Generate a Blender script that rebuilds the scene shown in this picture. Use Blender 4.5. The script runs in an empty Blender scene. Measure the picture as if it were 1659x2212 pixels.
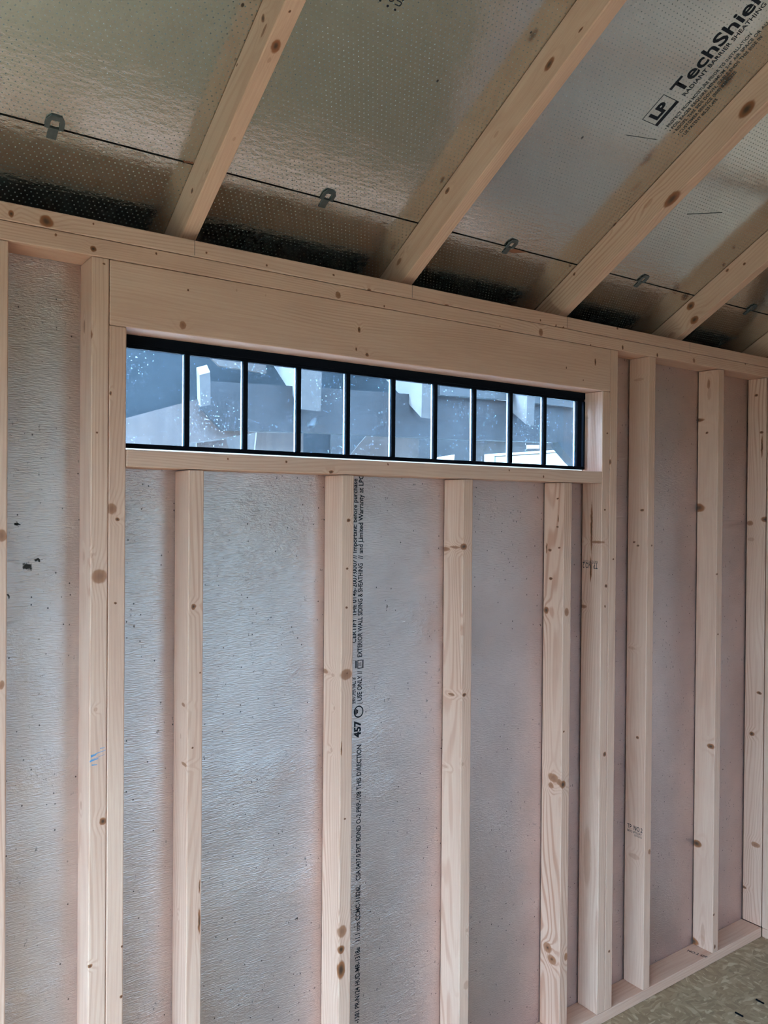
import bpy, bmesh, math, random
from mathutils import Vector, Matrix
random.seed(7)
S = bpy.context.scene
COL = S.collection

# ------------------------------------------------------------------ camera
IW, IH, FPX = 1659, 2212, 1761.39
CAM = Vector((-0.5033, -1.8084, 1.7485))
YAW, PIT, ROL = -0.6170, -0.0071, 0.0079
_F = Vector((-math.sin(YAW), math.cos(YAW), 0)); _R = Vector((math.cos(YAW), math.sin(YAW), 0)); _U = Vector((0, 0, 1))
_F2 = _F*math.cos(PIT) + _U*math.sin(PIT); _U2 = -_F*math.sin(PIT) + _U*math.cos(PIT)
_R3 = _R*math.cos(ROL) + _U2*math.sin(ROL); _U3 = -_R*math.sin(ROL) + _U2*math.cos(ROL)
cd = bpy.data.cameras.new('camera'); cam = bpy.data.objects.new('camera', cd); COL.objects.link(cam)
cd.sensor_fit = 'HORIZONTAL'; cd.sensor_width = 36; cd.lens = FPX/IW*36; cd.clip_start = 0.02
m = Matrix((_R3, _U3, -_F2)).transposed().to_4x4(); m.translation = CAM
cam.matrix_world = m
S.camera = cam

# ------------------------------------------------------------------ dimensions (metres)
W, D = 0.038, 0.089
Z_PT, Z_PM, Z_PB = 2.3639, 2.3254, 2.2854
Z_HB, Z_ST, Z_SB, Z_BT = 2.1416, 1.8708, 1.8313, 0.038
KL, C1, C2, C3, C4, JR, R1, R2, XR = 0.0, 0.2228, 0.6442, 1.0630, 1.4905, 1.6755, 1.9207, 2.3438, 2.690
L0 = -0.204
XL, YB = -1.60, -3.60            # left end wall, opposite wall
AR = 0.53393; ZR0 = 2.3976       # roof pitch, rafter underside at the wall's inner face
CA, SA = math.cos(AR), math.sin(AR)
RAFT = [0.2136, 0.8597, 1.4996, 2.1269, 2.7391]
YRIDGE = -1.80
SEAM = 0.0953

# ------------------------------------------------------------------ world, lights, exposure
w = bpy.data.worlds.new('overcast_sky'); S.world = w; w.use_nodes = True
bg = w.node_tree.nodes['Background']; bg.inputs[0].default_value = (0.425, 0.86, 1.34, 1)
_n = w.node_tree.nodes; _l = w.node_tree.links      # overcast sky: three times brighter overhead than at the horizon
_tc = _n.new('ShaderNodeTexCoord'); _sp = _n.new('ShaderNodeSeparateXYZ'); _l.new(_tc.outputs['Generated'], _sp.inputs[0])
_mx = _n.new('ShaderNodeMath'); _mx.operation = 'MAXIMUM'; _l.new(_sp.outputs[2], _mx.inputs[0]); _mx.inputs[1].default_value = 0
_ma = _n.new('ShaderNodeMath'); _ma.operation = 'MULTIPLY_ADD'; _l.new(_mx.outputs[0], _ma.inputs[0])
SKY = 13.0
_ma.inputs[1].default_value = 2*SKY; _ma.inputs[2].default_value = SKY; _l.new(_ma.outputs[0], bg.inputs[1])
S.view_settings.view_transform = 'Standard'; S.view_settings.look = 'None'
S.view_settings.gamma = 1; S.view_settings.use_curve_mapping = False
S.view_settings.exposure = -0.17
def area(name, loc, target, sx, sy, power, color, spread=180):
    l = bpy.data.lights.new(name, 'AREA'); l.shape = 'RECTANGLE'; l.size = sx; l.size_y = sy
    l.energy = power; l.color = color; l.spread = math.radians(spread)
    o = bpy.data.objects.new(name, l); COL.objects.link(o); o.location = loc
    o.rotation_euler = (Vector(target) - Vector(loc)).to_track_quat('-Z', 'Y').to_euler()
    return o
# the sky lights the shed through its end doorway, an unseen opening shaped into the front wall and the transom window; portals only guide the sampling of that sky
def portal(name, loc, target, sx, sy):
    o = area(name, loc, target, sx, sy, 1, (1, 1, 1)); o.data.cycles.is_portal = True
DOOR_L = (-2.70, -0.40, 2.15)      # end doorway: y from, y to, height
OPEN_F = (0.95, 2.15, 1.05, 2.0)   # unseen front wall opening, added and shaped to brighten the wall foil: x from, x to, z from, z to
portal('end_doorway_portal', (XL-0.11, (DOOR_L[0]+DOOR_L[1])/2, DOOR_L[2]/2), (0, (DOOR_L[0]+DOOR_L[1])/2, DOOR_L[2]/2), DOOR_L[1]-DOOR_L[0], DOOR_L[2])
portal('front_opening_portal', ((OPEN_F[0]+OPEN_F[1])/2, YB-0.11, (OPEN_F[2]+OPEN_F[3])/2), ((OPEN_F[0]+OPEN_F[1])/2, 0, (OPEN_F[2]+OPEN_F[3])/2), OPEN_F[1]-OPEN_F[0], OPEN_F[3]-OPEN_F[2])
portal('window_portal', (0.876, 0.101, 2.0), (0.876, -1, 2.0), 1.60, 0.26)
# sun added to the overcast sky, over the neighbouring shed, to brighten the alley and the window sill
sl = bpy.data.lights.new('added_sun', 'SUN'); sl.energy = 75; sl.angle = math.radians(35); sl.color = (0.48, 0.78, 1.12)
so = bpy.data.objects.new('added_sun', sl); COL.objects.link(so); so.rotation_euler = Vector((0.70, -1, -1.55)).to_track_quat('-Z', 'Y').to_euler()
S.cycles.max_bounces = 6; S.cycles.diffuse_bounces = 3; S.cycles.glossy_bounces = 3; S.cycles.use_adaptive_sampling = True; S.cycles.adaptive_threshold = 0.17; S.cycles.adaptive_min_samples = 12; S.cycles.transparent_max_bounces = 8
S.cycles.use_denoising = True; S.cycles.caustics_reflective = True; S.cycles.sample_clamp_indirect = 4.0

# ------------------------------------------------------------------ helpers: a sight line meets a surface
def ray(x, y):
    return (_F2 + _R3*((x - IW/2)/FPX) - _U3*((y - IH/2)/FPX))
def on_y(x, y, Y=0.0):
    d = ray(x, y); return CAM + d*((Y - CAM.y)/d.y)
def on_x(x, y, X):
    d = ray(x, y); return CAM + d*((X - CAM.x)/d.x)
def on_z(x, y, Z):
    d = ray(x, y); return CAM + d*((Z - CAM.z)/d.z)
NR = Vector((0, SA, CA)); UR = Vector((0, -CA, SA))
def roofpt(X, s, off=D): return Vector((X, 0, ZR0)) + UR*s + NR*off
def on_roof(x, y, off=D):
    d = ray(x, y); p0 = Vector((0, 0, ZR0)) + NR*off
    return CAM + d*((p0 - CAM).dot(NR)/d.dot(NR))
def on_plane(x, y, p0, n):
    d = ray(x, y); return CAM + d*((p0 - CAM).dot(n)/d.dot(n))

# ------------------------------------------------------------------ mesh helpers
def link(name, me, mat=None, parent=None, mw=None):
    o = bpy.data.objects.new(name, me); COL.objects.link(o)
    if mat: me.materials.append(mat)
    if parent: o.parent = parent
    if mw is not None: o.matrix_basis = mw
    return o
def frame(origin, ex, ey):
    ex = Vector(ex).normalized(); ey = Vector(ey).normalized(); ez = ex.cross(ey)
    M = Matrix((ex, ey, ez)).transposed().to_4x4(); M.translation = Vector(origin); return M
def bm_box(bm, a, b):
    v = [bm.verts.new((x, y, z)) for x in (a[0], b[0]) for y in (a[1], b[1]) for z in (a[2], b[2])]
    for f in ((0, 1, 3, 2), (4, 6, 7, 5), (0, 4, 5, 1), (2, 3, 7, 6), (0, 2, 6, 4), (1, 5, 7, 3)):
        bm.faces.new([v[i] for i in f])
def finish(bm, name, bevel=0, seg=2):
    bmesh.ops.recalc_face_normals(bm, faces=bm.faces)
    if bevel:
        bmesh.ops.bevel(bm, geom=list(bm.edges), offset=bevel, segments=seg, profile=0.5, affect='EDGES')
    me = bpy.data.meshes.new(name); bm.to_mesh(me); bm.free(); return me
def box_obj(name, a, b, mat, parent=None, bevel=0, mw=None):
    bm = bmesh.new(); bm_box(bm, a, b); return link(name, finish(bm, name, bevel), mat, parent, mw)
def prism_mesh(name, pts, h, bevel=0):
    """pts: 2-D outline in local x,y; extruded 0..h along local z"""
    bm = bmesh.new()
    lo = [bm.verts.new((p[0], p[1], 0)) for p in pts]; hi = [bm.verts.new((p[0], p[1], h)) for p in pts]
    n = len(pts); bm.faces.new(lo[::-1]); bm.faces.new(hi)
    for i in range(n): bm.faces.new((lo[i], lo[(i+1) % n], hi[(i+1) % n], hi[i]))
    return finish(bm, name, bevel)
def tag(o, label=None, cat=None, group=None, kind=None):
    if label: o['label'] = label
    if cat: o['category'] = cat
    if group: o['group'] = group
    if kind: o['kind'] = kind
    return o

# ------------------------------------------------------------------ material helpers
class NT:
    def __init__(s, name):
        s.mat = bpy.data.materials.new(name); s.mat.use_nodes = True; s.t = s.mat.node_tree
        s.bsdf = s.t.nodes['Principled BSDF']; s.out = s.t.nodes['Material Output']
    def n(s, typ, **kw):
        nd = s.t.nodes.new(typ)
        for k, v in kw.items(): setattr(nd, k, v)
        return nd
    def l(s, a, b): s.t.links.new(a, b)
    def val(s, sock, v):
        if hasattr(v, 'is_linked') or isinstance(v, bpy.types.NodeSocket): s.l(v, sock)
        else: sock.default_value = v
    def math(s, op, a, b=0.0, c=0.0, clamp=False):
        nd = s.n('ShaderNodeMath', operation=op, use_clamp=clamp)
        s.val(nd.inputs[0], a); s.val(nd.inputs[1], b)
        if op in ('MULTIPLY_ADD', 'SMOOTH_MIN'): s.val(nd.inputs[2], c)
        return nd.outputs[0]
    def vmath(s, op, a, b=(0, 0, 0)):
        nd = s.n('ShaderNodeVectorMath', operation=op); s.val(nd.inputs[0], a); s.val(nd.inputs[1], b)
        return nd.outputs['Value'] if op in ('LENGTH', 'DOT_PRODUCT', 'DISTANCE') else nd.outputs['Vector']
    def noise(s, vec, scale=1.0, detail=2.0, rough=0.5):
        nd = s.n('ShaderNodeTexNoise'); s.l(vec, nd.inputs['Vector'])
        nd.inputs['Scale'].default_value = scale; nd.inputs['Detail'].default_value = detail; nd.inputs['Roughness'].default_value = rough
        return nd.outputs['Fac']
    def ramp(s, fac, stops):
        nd = s.n('ShaderNodeValToRGB'); s.l(fac, nd.inputs[0]); e = nd.color_ramp.elements
        while len(e) < len(stops): e.new(0.5)
        for i, (p, c) in enumerate(stops):
            e[i].position = p; e[i].color = (c if len(c) == 4 else (*c, 1))
        return nd.outputs[0]
    def mapr(s, v, a, b, c, d, smooth=True):
        nd = s.n('ShaderNodeMapRange'); nd.interpolation_type = 'SMOOTHSTEP' if smooth else 'LINEAR'
        s.val(nd.inputs[0], v)
        for i, x in enumerate((a, b, c, d)): nd.inputs[1+i].default_value = x
        return nd.outputs[0]
    def mix(s, f, a, b, blend='MIX'):
        nd = s.n('ShaderNodeMix', data_type='RGBA', blend_type=blend)
        s.val(nd.inputs[0], f)
        for i, v in ((6, a), (7, b)):
            if isinstance(v, tuple): nd.inputs[i].default_value = (*v, 1) if len(v) == 3 else v
            else: s.l(v, nd.inputs[i])
        return nd.outputs[2]
    def bump(s, h, strength, dist):
        nd = s.n('ShaderNodeBump'); nd.inputs['Strength'].default_value = strength; nd.inputs['Distance'].default_value = dist
        s.l(h, nd.inputs['Height']); return nd.outputs[0]

def knot_group():
    g = bpy.data.node_groups.new('knot', 'ShaderNodeTree')
    for nm, tp in (('Vector', 'NodeSocketVector'), ('Center', 'NodeSocketVector'), ('Scale', 'NodeSocketVector')):
        g.interface.new_socket(nm, in_out='INPUT', socket_type=tp)
    g.interface.new_socket('Dist', in_out='OUTPUT', socket_type='NodeSocketFloat')
    i = g.nodes.new('NodeGroupInput'); o = g.nodes.new('NodeGroupOutput')
    a = g.nodes.new('ShaderNodeVectorMath'); a.operation = 'SUBTRACT'
    b = g.nodes.new('ShaderNodeVectorMath'); b.operation = 'MULTIPLY'
    c = g.nodes.new('ShaderNodeVectorMath'); c.operation = 'LENGTH'
    g.links.new(i.outputs[0], a.inputs[0]); g.links.new(i.outputs[1], a.inputs[1])
    g.links.new(a.outputs[0], b.inputs[0]); g.links.new(i.outputs[2], b.inputs[1])
    g.links.new(b.outputs[0], c.inputs[0]); g.links.new(c.outputs['Value'], o.inputs[0])
    return g
KG = knot_group()
def knot(N, vec, c, r):
    nd = N.n('ShaderNodeGroup'); nd.node_tree = KG; N.l(vec, nd.inputs[0])
    nd.inputs[1].default_value = tuple(c); nd.inputs[2].default_value = tuple(1/x for x in r)
    return nd.outputs[0]

WOODN = 0
def wood(name, knots=(), tint=(1, 1, 1), grain=1.0, seed=None, tang=None):
    """pine lumber; the board's length runs along local x. knots: (centre_local, (rx, ry, rz), kind)"""
    global WOODN; WOODN += 1
    sd = random.random()*40 if seed is None else seed
    N = NT(name); tc = N.n('ShaderNodeTexCoord').outputs['Object']
    wob = N.n('ShaderNodeTexNoise'); N.l(tc, wob.inputs['Vector']); wob.inputs['Scale'].default_value = 60
    wv = N.vmath('SCALE', N.vmath('SUBTRACT', wob.outputs['Color'], (0.5, 0.5, 0.5))); wv.node.inputs['Scale'].default_value = 0.006
    tcw = N.vmath('ADD', tc, wv)
    off = N.vmath('ADD', tc, (sd, sd*1.7, sd*0.6))
    ang = random.uniform(-0.9, 0.9) if tang is None else tang
    warp = N.noise(N.vmath('MULTIPLY', off, (1.0, 7.5, 7.5)), 1.0, 2, 0.4)
    dist = N.vmath('DOT_PRODUCT', tc, (0.015*random.uniform(-1, 1), math.cos(ang), math.sin(ang)))
    val = N.math('MULTIPLY_ADD', warp, 0.095, dist)
    maskc = None; darkc = None
    for c, r, kind in knots:
        d = knot(N, tcw, c, r)
        if kind != 'n': val = N.math('ADD', val, N.mapr(d, 0.3, 4.0, 0.010, 0.0))
        mk = N.mapr(d, 0.75, 1.1, 1.0, 0.0)
        if kind == 'l': mk = N.math('MULTIPLY', mk, 0.82)
        if kind == 's': mk = N.math('MULTIPLY', mk, 0.35)
        maskc = mk if maskc is None else N.math('MAXIMUM', maskc, mk)
        if kind in ('d', 'n', 'l'):
            dk = N.mapr(d, 0.1, 0.85, 1.0 if kind != 'l' else 0.32, 0.0)
            darkc = dk if darkc is None else N.math('MAXIMUM', darkc, dk)
    sn = N.math('SINE', N.math('MULTIPLY', val, 6.283*125))
    ring = N.mapr(sn, -0.2, 1.0, 0.0, 1.0)
    patch = N.noise(N.vmath('MULTIPLY', off, (1.6, 14, 14)), 1.0, 1, 0.5)
    ringf = N.math('MULTIPLY', ring, N.mapr(patch, 0.35, 0.7, 0.12*grain, 0.55*grain))
    big = N.noise(N.vmath('MULTIPLY', off, (1.3, 6, 6)), 1.0, 2, 0.5)
    t = tint
    base = N.ramp(big, [(0.25, (0.57*t[0], 0.280*t[1], 0.184*t[2])), (0.75, (0.66*t[0], 0.355*t[1], 0.246*t[2]))])
    col = N.mix(ringf, base, (0.44*t[0], 0.18*t[1], 0.105*t[2]))
    fib = N.noise(N.vmath('MULTIPLY', off, (9, 420, 420)), 1.0, 2, 0.6)
    col = N.mix(0.16, col, N.ramp(fib, [(0.3, (0.45, 0.3, 0.2)), (0.7, (0.9, 0.8, 0.68))]), 'OVERLAY')
    streak = N.noise(N.vmath('MULTIPLY', off, (4.5, 120, 120)), 1.0, 3, 0.5)
    col = N.mix(N.mapr(streak, 0.74, 0.8, 0, 0.35), col, (0.27, 0.15, 0.09))
    if maskc is not None: col = N.mix(maskc, col, (0.30, 0.088, 0.030))
    if darkc is not None: col = N.mix(N.math('MULTIPLY', darkc, 0.88), col, (0.040, 0.017, 0.008))
    N.l(col, N.bsdf.inputs['Base Color']); N.bsdf.inputs['Roughness'].default_value = 0.55
    N.bsdf.inputs['Specular IOR Level'].default_value = 0.35
    N.l(N.bump(fib, 0.12, 0.002), N.bsdf.inputs['Normal'])
    return N.mat

def plain(name, color, rough=0.6, metal=0.0, spec=0.5, noise=0.0, nscale=20):
    N = NT(name); N.bsdf.inputs['Roughness'].default_value = rough; N.bsdf.inputs['Metallic'].default_value = metal
    N.bsdf.inputs['Specular IOR Level'].default_value = spec
    if noise:
        tc = N.n('ShaderNodeTexCoord').outputs['Object']
        f = N.noise(tc, nscale, 5, 0.6)
        N.l(N.mix(N.mapr(f, 0.3, 0.7, 0, noise), color, tuple(c*0.35 for c in color)), N.bsdf.inputs['Base Color'])
    else: N.bsdf.inputs['Base Color'].default_value = (*color, 1)
    return N.mat

def wall_foil():
    N = NT('wall_foil_facing'); tc = N.n('ShaderNodeTexCoord').outputs['Object']
    rip = N.noise(N.vmath('MULTIPLY', tc, (55, 55, 400)), 1.0, 1, 0.5)
    blo = N.noise(N.vmath('MULTIPLY', tc, (150, 150, 230)), 1.0, 2, 0.6)
    crk = N.noise(N.vmath('MULTIPLY', tc, (45, 45, 70)), 1.0, 3, 0.6)
    lump = N.noise(tc, 9, 2, 0.5)
    wrk = N.mapr(N.noise(tc, 5, 2, 0.5), 0.45, 0.7, 0.15, 1.0)
    h = N.math('ADD', N.math('ADD', N.math('MULTIPLY', rip, 0.75), N.math('MULTIPLY', N.math('MULTIPLY', blo, 1.1), wrk)), N.math('ADD', N.math('MULTIPLY', N.math('MULTIPLY', crk, 1.6), wrk), N.math('MULTIPLY', lump, 2.0)))
    N.l(N.bump(h, 0.8, 0.0017), N.bsdf.inputs['Normal'])
    d1 = N.noise(N.vmath('MULTIPLY', tc, (85, 85, 60)), 1.0, 3, 0.7); d2 = N.noise(tc, 6, 2, 0.6)
    dirt = N.math('MULTIPLY', N.mapr(d1, 0.64, 0.72, 0, 0.8), N.mapr(d2, 0.42, 0.62, 0.1, 0.9))
    vo = N.n('ShaderNodeTexVoronoi'); N.l(N.vmath('MULTIPLY', tc, (62, 62, 50)), vo.inputs['Vector']); vo.inputs['Scale'].default_value = 1.0
    s3 = N.n('ShaderNodeSeparateXYZ'); N.l(vo.outputs['Color'], s3.inputs[0])
    spk = N.math('MULTIPLY', N.mapr(vo.outputs['Distance'], 0.07, 0.14, 1, 0), N.mapr(s3.outputs[0], 0.62, 0.70, 0, 0.85))
    tone = N.noise(tc, 3.2, 3, 0.6)
    col = N.ramp(tone, [(0.3, (0.57, 0.418, 0.362)), (0.7, (0.70, 0.515, 0.447))])
    col = N.mix(dirt, col, (0.16, 0.13, 0.11))
    col = N.mix(spk, col, (0.05, 0.035, 0.03))
    wn = N.n('ShaderNodeTexNoise'); N.l(tc, wn.inputs['Vector']); wn.inputs['Scale'].default_value = 130
    wv = N.vmath('SCALE', N.vmath('SUBTRACT', wn.outputs['Color'], (0.5, 0.5, 0.5))); wv.node.inputs['Scale'].default_value = 0.016
    tw = N.vmath('ADD', tc, wv)
    for (px, py, rx, rz) in ((34, 1133, 5, 5), (60, 1224, 9, 8), (83, 1210, 7, 4), (36, 1132, 7, 3), (19, 1287, 3, 4), (640, 1985, 4, 3), (836, 1310, 2, 4), (1322, 1795, 3, 6)):
        c = on_y(px, py, D); k = 0.0012
        dd = knot(N, tw, c, (rx*k, 0.03, rz*k))
        col = N.mix(N.mapr(dd, 0.6, 1.05, 0.96, 0), col, (0.02, 0.014, 0.010))
    N.l(col, N.bsdf.inputs['Base Color'])
    N.bsdf.inputs['Metallic'].default_value = 0.93
    N.l(N.math('ADD', 0.45, N.math('MULTIPLY', dirt, 0.35)), N.bsdf.inputs['Roughness'])
    return N.mat

def roof_foil():
    """local x: along the eave, local y: up the slope"""
    N = NT('roof_foil_facing'); tc = N.n('ShaderNodeTexCoord').outputs['Object']
    sp = N.n('ShaderNodeSeparateXYZ'); N.l(tc, sp.inputs[0])
    px, py = 0.0125, 0.0105
    rowf = N.math('DIVIDE', sp.outputs[1], py); row = N.math('FLOOR', rowf)
    fy = N.math('SUBTRACT', N.math('FRACT', rowf), 0.5)
    sh = N.math('MULTIPLY', N.math('MODULO', N.math('ABSOLUTE', row), 2.0), 0.5)
    fx = N.math('SUBTRACT', N.math('FRACT', N.math('ADD', N.math('DIVIDE', sp.outputs[0], px), sh)), 0.5)
    dx = N.math('MULTIPLY', fx, px); dy = N.math('MULTIPLY', fy, py)
    r = N.math('SQRT', N.math('ADD', N.math('MULTIPLY', dx, dx), N.math('MULTIPLY', dy, dy)))
    fade = N.noise(tc, 3.0, 2, 0.5)
    dot = N.math('MULTIPLY', N.mapr(r, 0.0009, 0.0016, 1, 0), N.mapr(fade, 0.35, 0.6, 0.30, 0.85))
    cr = N.noise(N.vmath('MULTIPLY', tc, (38, 75, 40)), 1.0, 3, 0.6)
    lump = N.noise(N.vmath('MULTIPLY', tc, (4, 7, 4)), 1.0, 2, 0.5)
    edge = N.mapr(sp.outputs[1], 0.0, 0.30, 1.0, 0.25)
    h = N.math('ADD', N.math('MULTIPLY', N.math('MULTIPLY', cr, edge), 1.2), N.math('MULTIPLY', lump, 2.5))
    h = N.math('SUBTRACT', h, N.math('MULTIPLY', dot, 0.25))
    N.l(N.bump(h, 0.5, 0.0016), N.bsdf.inputs['Normal'])
    col = N.mix(dot, (0.63, 0.585, 0.515), (0.10, 0.085, 0.07))
    for (kx, ky, rx) in ((945, 175, 3.5), (1258, 297, 4), (1147, 70, 3), (524, 11, 4)):
        p = on_roof(kx, ky); 
        dd = knot(N, tc, (p.x, (p - roofpt(0, SEAM)).dot(UR), 0), (rx*0.001, rx*0.0013, 0.02))
        col = N.mix(N.mapr(dd, 0.5, 1.1, 0.9, 0), col, (0.06, 0.045, 0.04))
    N.l(col, N.bsdf.inputs['Base Color'])
    N.l(N.math('SUBTRACT', 0.93, N.math('MULTIPLY', dot, 0.75)), N.bsdf.inputs['Metallic'])
    N.l(N.math('ADD', 0.14, N.math('MULTIPLY', dot, 0.4)), N.bsdf.inputs['Roughness'])
    return N.mat

def osb(name):
    N = NT(name); tc = N.n('ShaderNodeTexCoord').outputs['Object']
    w1 = N.n('ShaderNodeTexNoise'); N.l(tc, w1.inputs['Vector']); w1.inputs['Scale'].default_value = 7
    v = N.vmath('ADD', tc, N.vmath('SCALE', w1.outputs['Color'])); v.node.inputs[1].links[0].from_node.inputs['Scale'].default_value = 0.10
    cols = []
    for k, (sx, sy) in enumerate(((30, 95), (85, 36))):
        vo = N.n('ShaderNodeTexVoronoi'); N.l(N.vmath('MULTIPLY', v, (sx, sy, 1)), vo.inputs['Vector']); vo.inputs['Scale'].default_value = 1.0
        s3 = N.n('ShaderNodeSeparateXYZ'); N.l(vo.outputs['Color'], s3.inputs[0]); cols.append(s3.outputs[0])
    sel = N.mapr(N.noise(tc, 16, 2), 0.45, 0.55, 0, 1)
    f = N.math('ADD', N.math('MULTIPLY', cols[0], sel), N.math('MULTIPLY', cols[1], N.math('SUBTRACT', 1.0, sel)))
    col = N.ramp(f, [(0.0, (0.27, 0.145, 0.072)), (0.45, (0.34, 0.192, 0.098)), (0.8, (0.40, 0.235, 0.127)), (1.0, (0.54, 0.345, 0.21))])
    sp = N.noise(tc, 60, 3, 0.6); col = N.mix(N.mapr(sp, 0.70, 0.76, 0, 0.6), col, (0.12, 0.09, 0.06))
    N.l(col, N.bsdf.inputs['Base Color']); N.bsdf.inputs['Roughness'].default_value = 0.6
    N.l(N.bump(f, 0.25, 0.002), N.bsdf.inputs['Normal'])
    return N.mat

# ------------------------------------------------------------------ shared materials
M_WALLFOIL = wall_foil(); M_ROOFFOIL = roof_foil(); M_OSB = osb('strand_board_floor')
M_BLACK = plain('black_vinyl', (0.005, 0.005, 0.007), 0.85, spec=0.04)
M_WHITE = plain('white_vinyl', (0.85, 0.86, 0.88), 0.4)
M_INK = plain('black_ink', (0.012, 0.010, 0.014), 0.7, spec=0.2)
M_INK2 = plain('faded_ink', (0.045, 0.038, 0.036), 0.8, spec=0.2)
M_BLUE = plain('blue_chalk', (0.12, 0.22, 0.33), 0.9)
M_DARKFELT = plain('dark_felt', (0.02, 0.012, 0.010), 0.9)
M_CLIP = plain('galvanised_clip', (0.13, 0.12, 0.11), 0.5, metal=0.6, noise=0.3, nscale=90)
M_SIDING = plain('dark_stained_trim', (0.05, 0.035, 0.03), 0.7)
M_INNER = plain('bare_strand_board', (0.26, 0.165, 0.085), 0.7, noise=0.4, nscale=25)

# ------------------------------------------------------------------ the room shell
floor = tag(box_obj('floor', (XL, YB, -0.018), (XR+D, D, 0.0), M_OSB), kind='structure')
ground = tag(box_obj('ground', (-90, -90, -0.35), (90, 90, -0.30), plain('lawn', (0.032, 0.036, 0.016), 0.9, noise=0.5, nscale=30)), kind='structure')
tag(box_obj('pavement', (-6, 0.13, -0.299), (8, 5.0, -0.27), plain('pale_concrete', (0.72, 0.70, 0.66), 0.9, noise=0.2, nscale=12)), kind='structure')

# wall with the window: foil-faced sheathing as four strips round the opening, one mesh
bm = bmesh.new()
X0, X1 = XL, XR + D
for a, b in (((X0, D, 0), (0.076, D+0.011, Z_PT)), ((JR, D, 0), (X1, D+0.011, Z_PT)),
             ((0.076, D, 0), (JR, D+0.011, Z_ST-0.002)), ((0.076, D, Z_HB), (JR, D+0.011, Z_PT))):
    bm_box(bm, a, b)
wall = tag(link('wall_back', finish(bm, 'wall_back'), M_WALLFOIL), 'stud wall sheathed in silver foil facing, with a long window', kind='structure')

KNOTS = {}
def K(key, face, lst):
    """lst rows: (px, py, r_along, r_across, kind) in photograph pixels; about 1 mm each"""
    KNOTS.setdefault(key, []).extend((face, *r) for r in lst)
def knots_for(key, mw, vertical=True):
    out = []
    inv = mw.inverted()
    for face, px, py, ra, rc, kind in KNOTS.get(key, ()):
        p = on_y(px, py, 0.0) if face == 'f' else (on_x(px, py, face) if not isinstance(face, tuple) else on_plane(px, py, *face))
        dist = (p - CAM).length; mm = dist/FPX
        side = face != 'f'
        k = 1.9 if side else 1.35
        out.append((inv @ p, (ra*mm*1.05, rc*mm*k, rc*mm*k), kind))
    return out

K('pt', 'f', [(23,461,5,6,'d'), (100,478,13,9,'d'), (202,483,2,2,'n'), (446,546,2,2,'n'), (576,573,2.4,2.4,'n'), (721,594,3,2,'n'), (798,628,5,3,'d'), (966,660,8,2,'d'), (1167,692,2,2,'n'), (1201,704,2,3,'n'), (1217,708,3,2.5,'n'), (1334,708,3,3,'d')])
K('pl', 'f', [(202,537,6,5,'d'), (121,508,2.4,2.4,'n'), (338,548,2.4,2.4,'n'), (730,637,6,6,'l'), (830,662,2,2,'n'), (1168,718,6,6,'l'), (1080,705,1.5,1.5,'n'), (1345,751,3,3.5,'d'), (1420,767,3,3.5,'d'), (1499,779,4,4,'l'), (1610,784,3,3,'d'), (1276,746,2,2,'n')])
K('hd', 'f', [(395,703,7,7,'l'), (406,627,2.2,2.2,'n'), (776,712,3.5,4.5,'d'), (770,754,2.5,3,'d'), (793,766,5,3,'d'), (1286,782,3,6,'d'), (1223,795,2,2,'n'), (1260,822,1.5,1.5,'n'), (574,638,2,1.5,'s'), (512,627,2,2,'s')])
K('sl', 'f', [(492,991,2,2,'n'), (618,998,2.6,2.6,'n'), (715,1019,6,3,'d'), (838,1003,2.2,2.2,'n'), (1100,1016,2.2,2.2,'n'), (1174,1030,2.4,2.4,'n')])
K('l0', 'f', [(4,1157,12,7,'l'), (3,1480,9,4,'l')])
K('kl', 'f', [(215,1245,15,12,'l'), (194,722,12,4,'d'), (222,1774,8,5,'d'), (195,2087,3.5,3.5,'d'), (225,569,2.4,2.4,'n'), (209,934,2,2,'n'), (207,1532,4,3,'s'), (197,1200,6,2,'s')])
K('kl', KL, [(181,1202,10,3,'s'), (182,706,14,3,'l'), (175,1740,9,3,'s')])
K('jl', 'f', [(241,1099,12,9,'l'), (254,1122,4,4,'d'), (249,1303,2.4,2.4,'n'), (239,850,5,2,'d'), (263,2045,2.4,2,'n'), (262,2153,3,2.6,'n')])
K('c1', 'f', [(418,1311,6,5,'d'), (415,1615,2.4,2,'n'), (432,1453,2.4,2,'n'), (431,1915,14,1.2,'n'), (430,1990,25,2,'d')])
K('c1', C1, [(396,1522,4,5,'l'), (398,1651,4,8,'l'), (390,1590,6,1.5,'s'), (384,1975,4,1.5,'s')])
K('c2', 'f', [(753,1124,4,4,'d'), (750,1228,2.6,2.6,'d'), (749,1312,2.6,2.2,'n'), (748,1457,12,11,'l'), (750,1455,2.5,2,'n'), (738,1617,16,1.4,'n'), (745,1769,2,2,'n'), (737,2051,8,6,'d'), (739,2012,12,8,'l'), (737,2095,18,7,'d')])
K('c2', C2, [(702,1450,5,7,'l'), (719,1458,4,4,'s'), (716,1620,4,3,'s'), (722,1530,4,2,'s')])
K('c3', 'f', [(1002,1181,7,7,'d'), (997,1358,10,2,'s'), (1003,1501,4,4,'d'), (1008,2010,4,2,'s'), (1000,1650,4,3,'s'), (1008,2128,8,6,'s')])
K('c3', C3, [(962,1186,5,9,'l'), (983,1182,3,10,'l'), (975,1500,3,6,'l'), (960,1655,3,5,'s')])
K('c4', 'f', [(1224,1322,9,5,'l'), (1222,2067,7,4,'l'), (1216,1695,8,6,'d'), (1218,1580,2.4,2.4,'n')])
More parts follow.
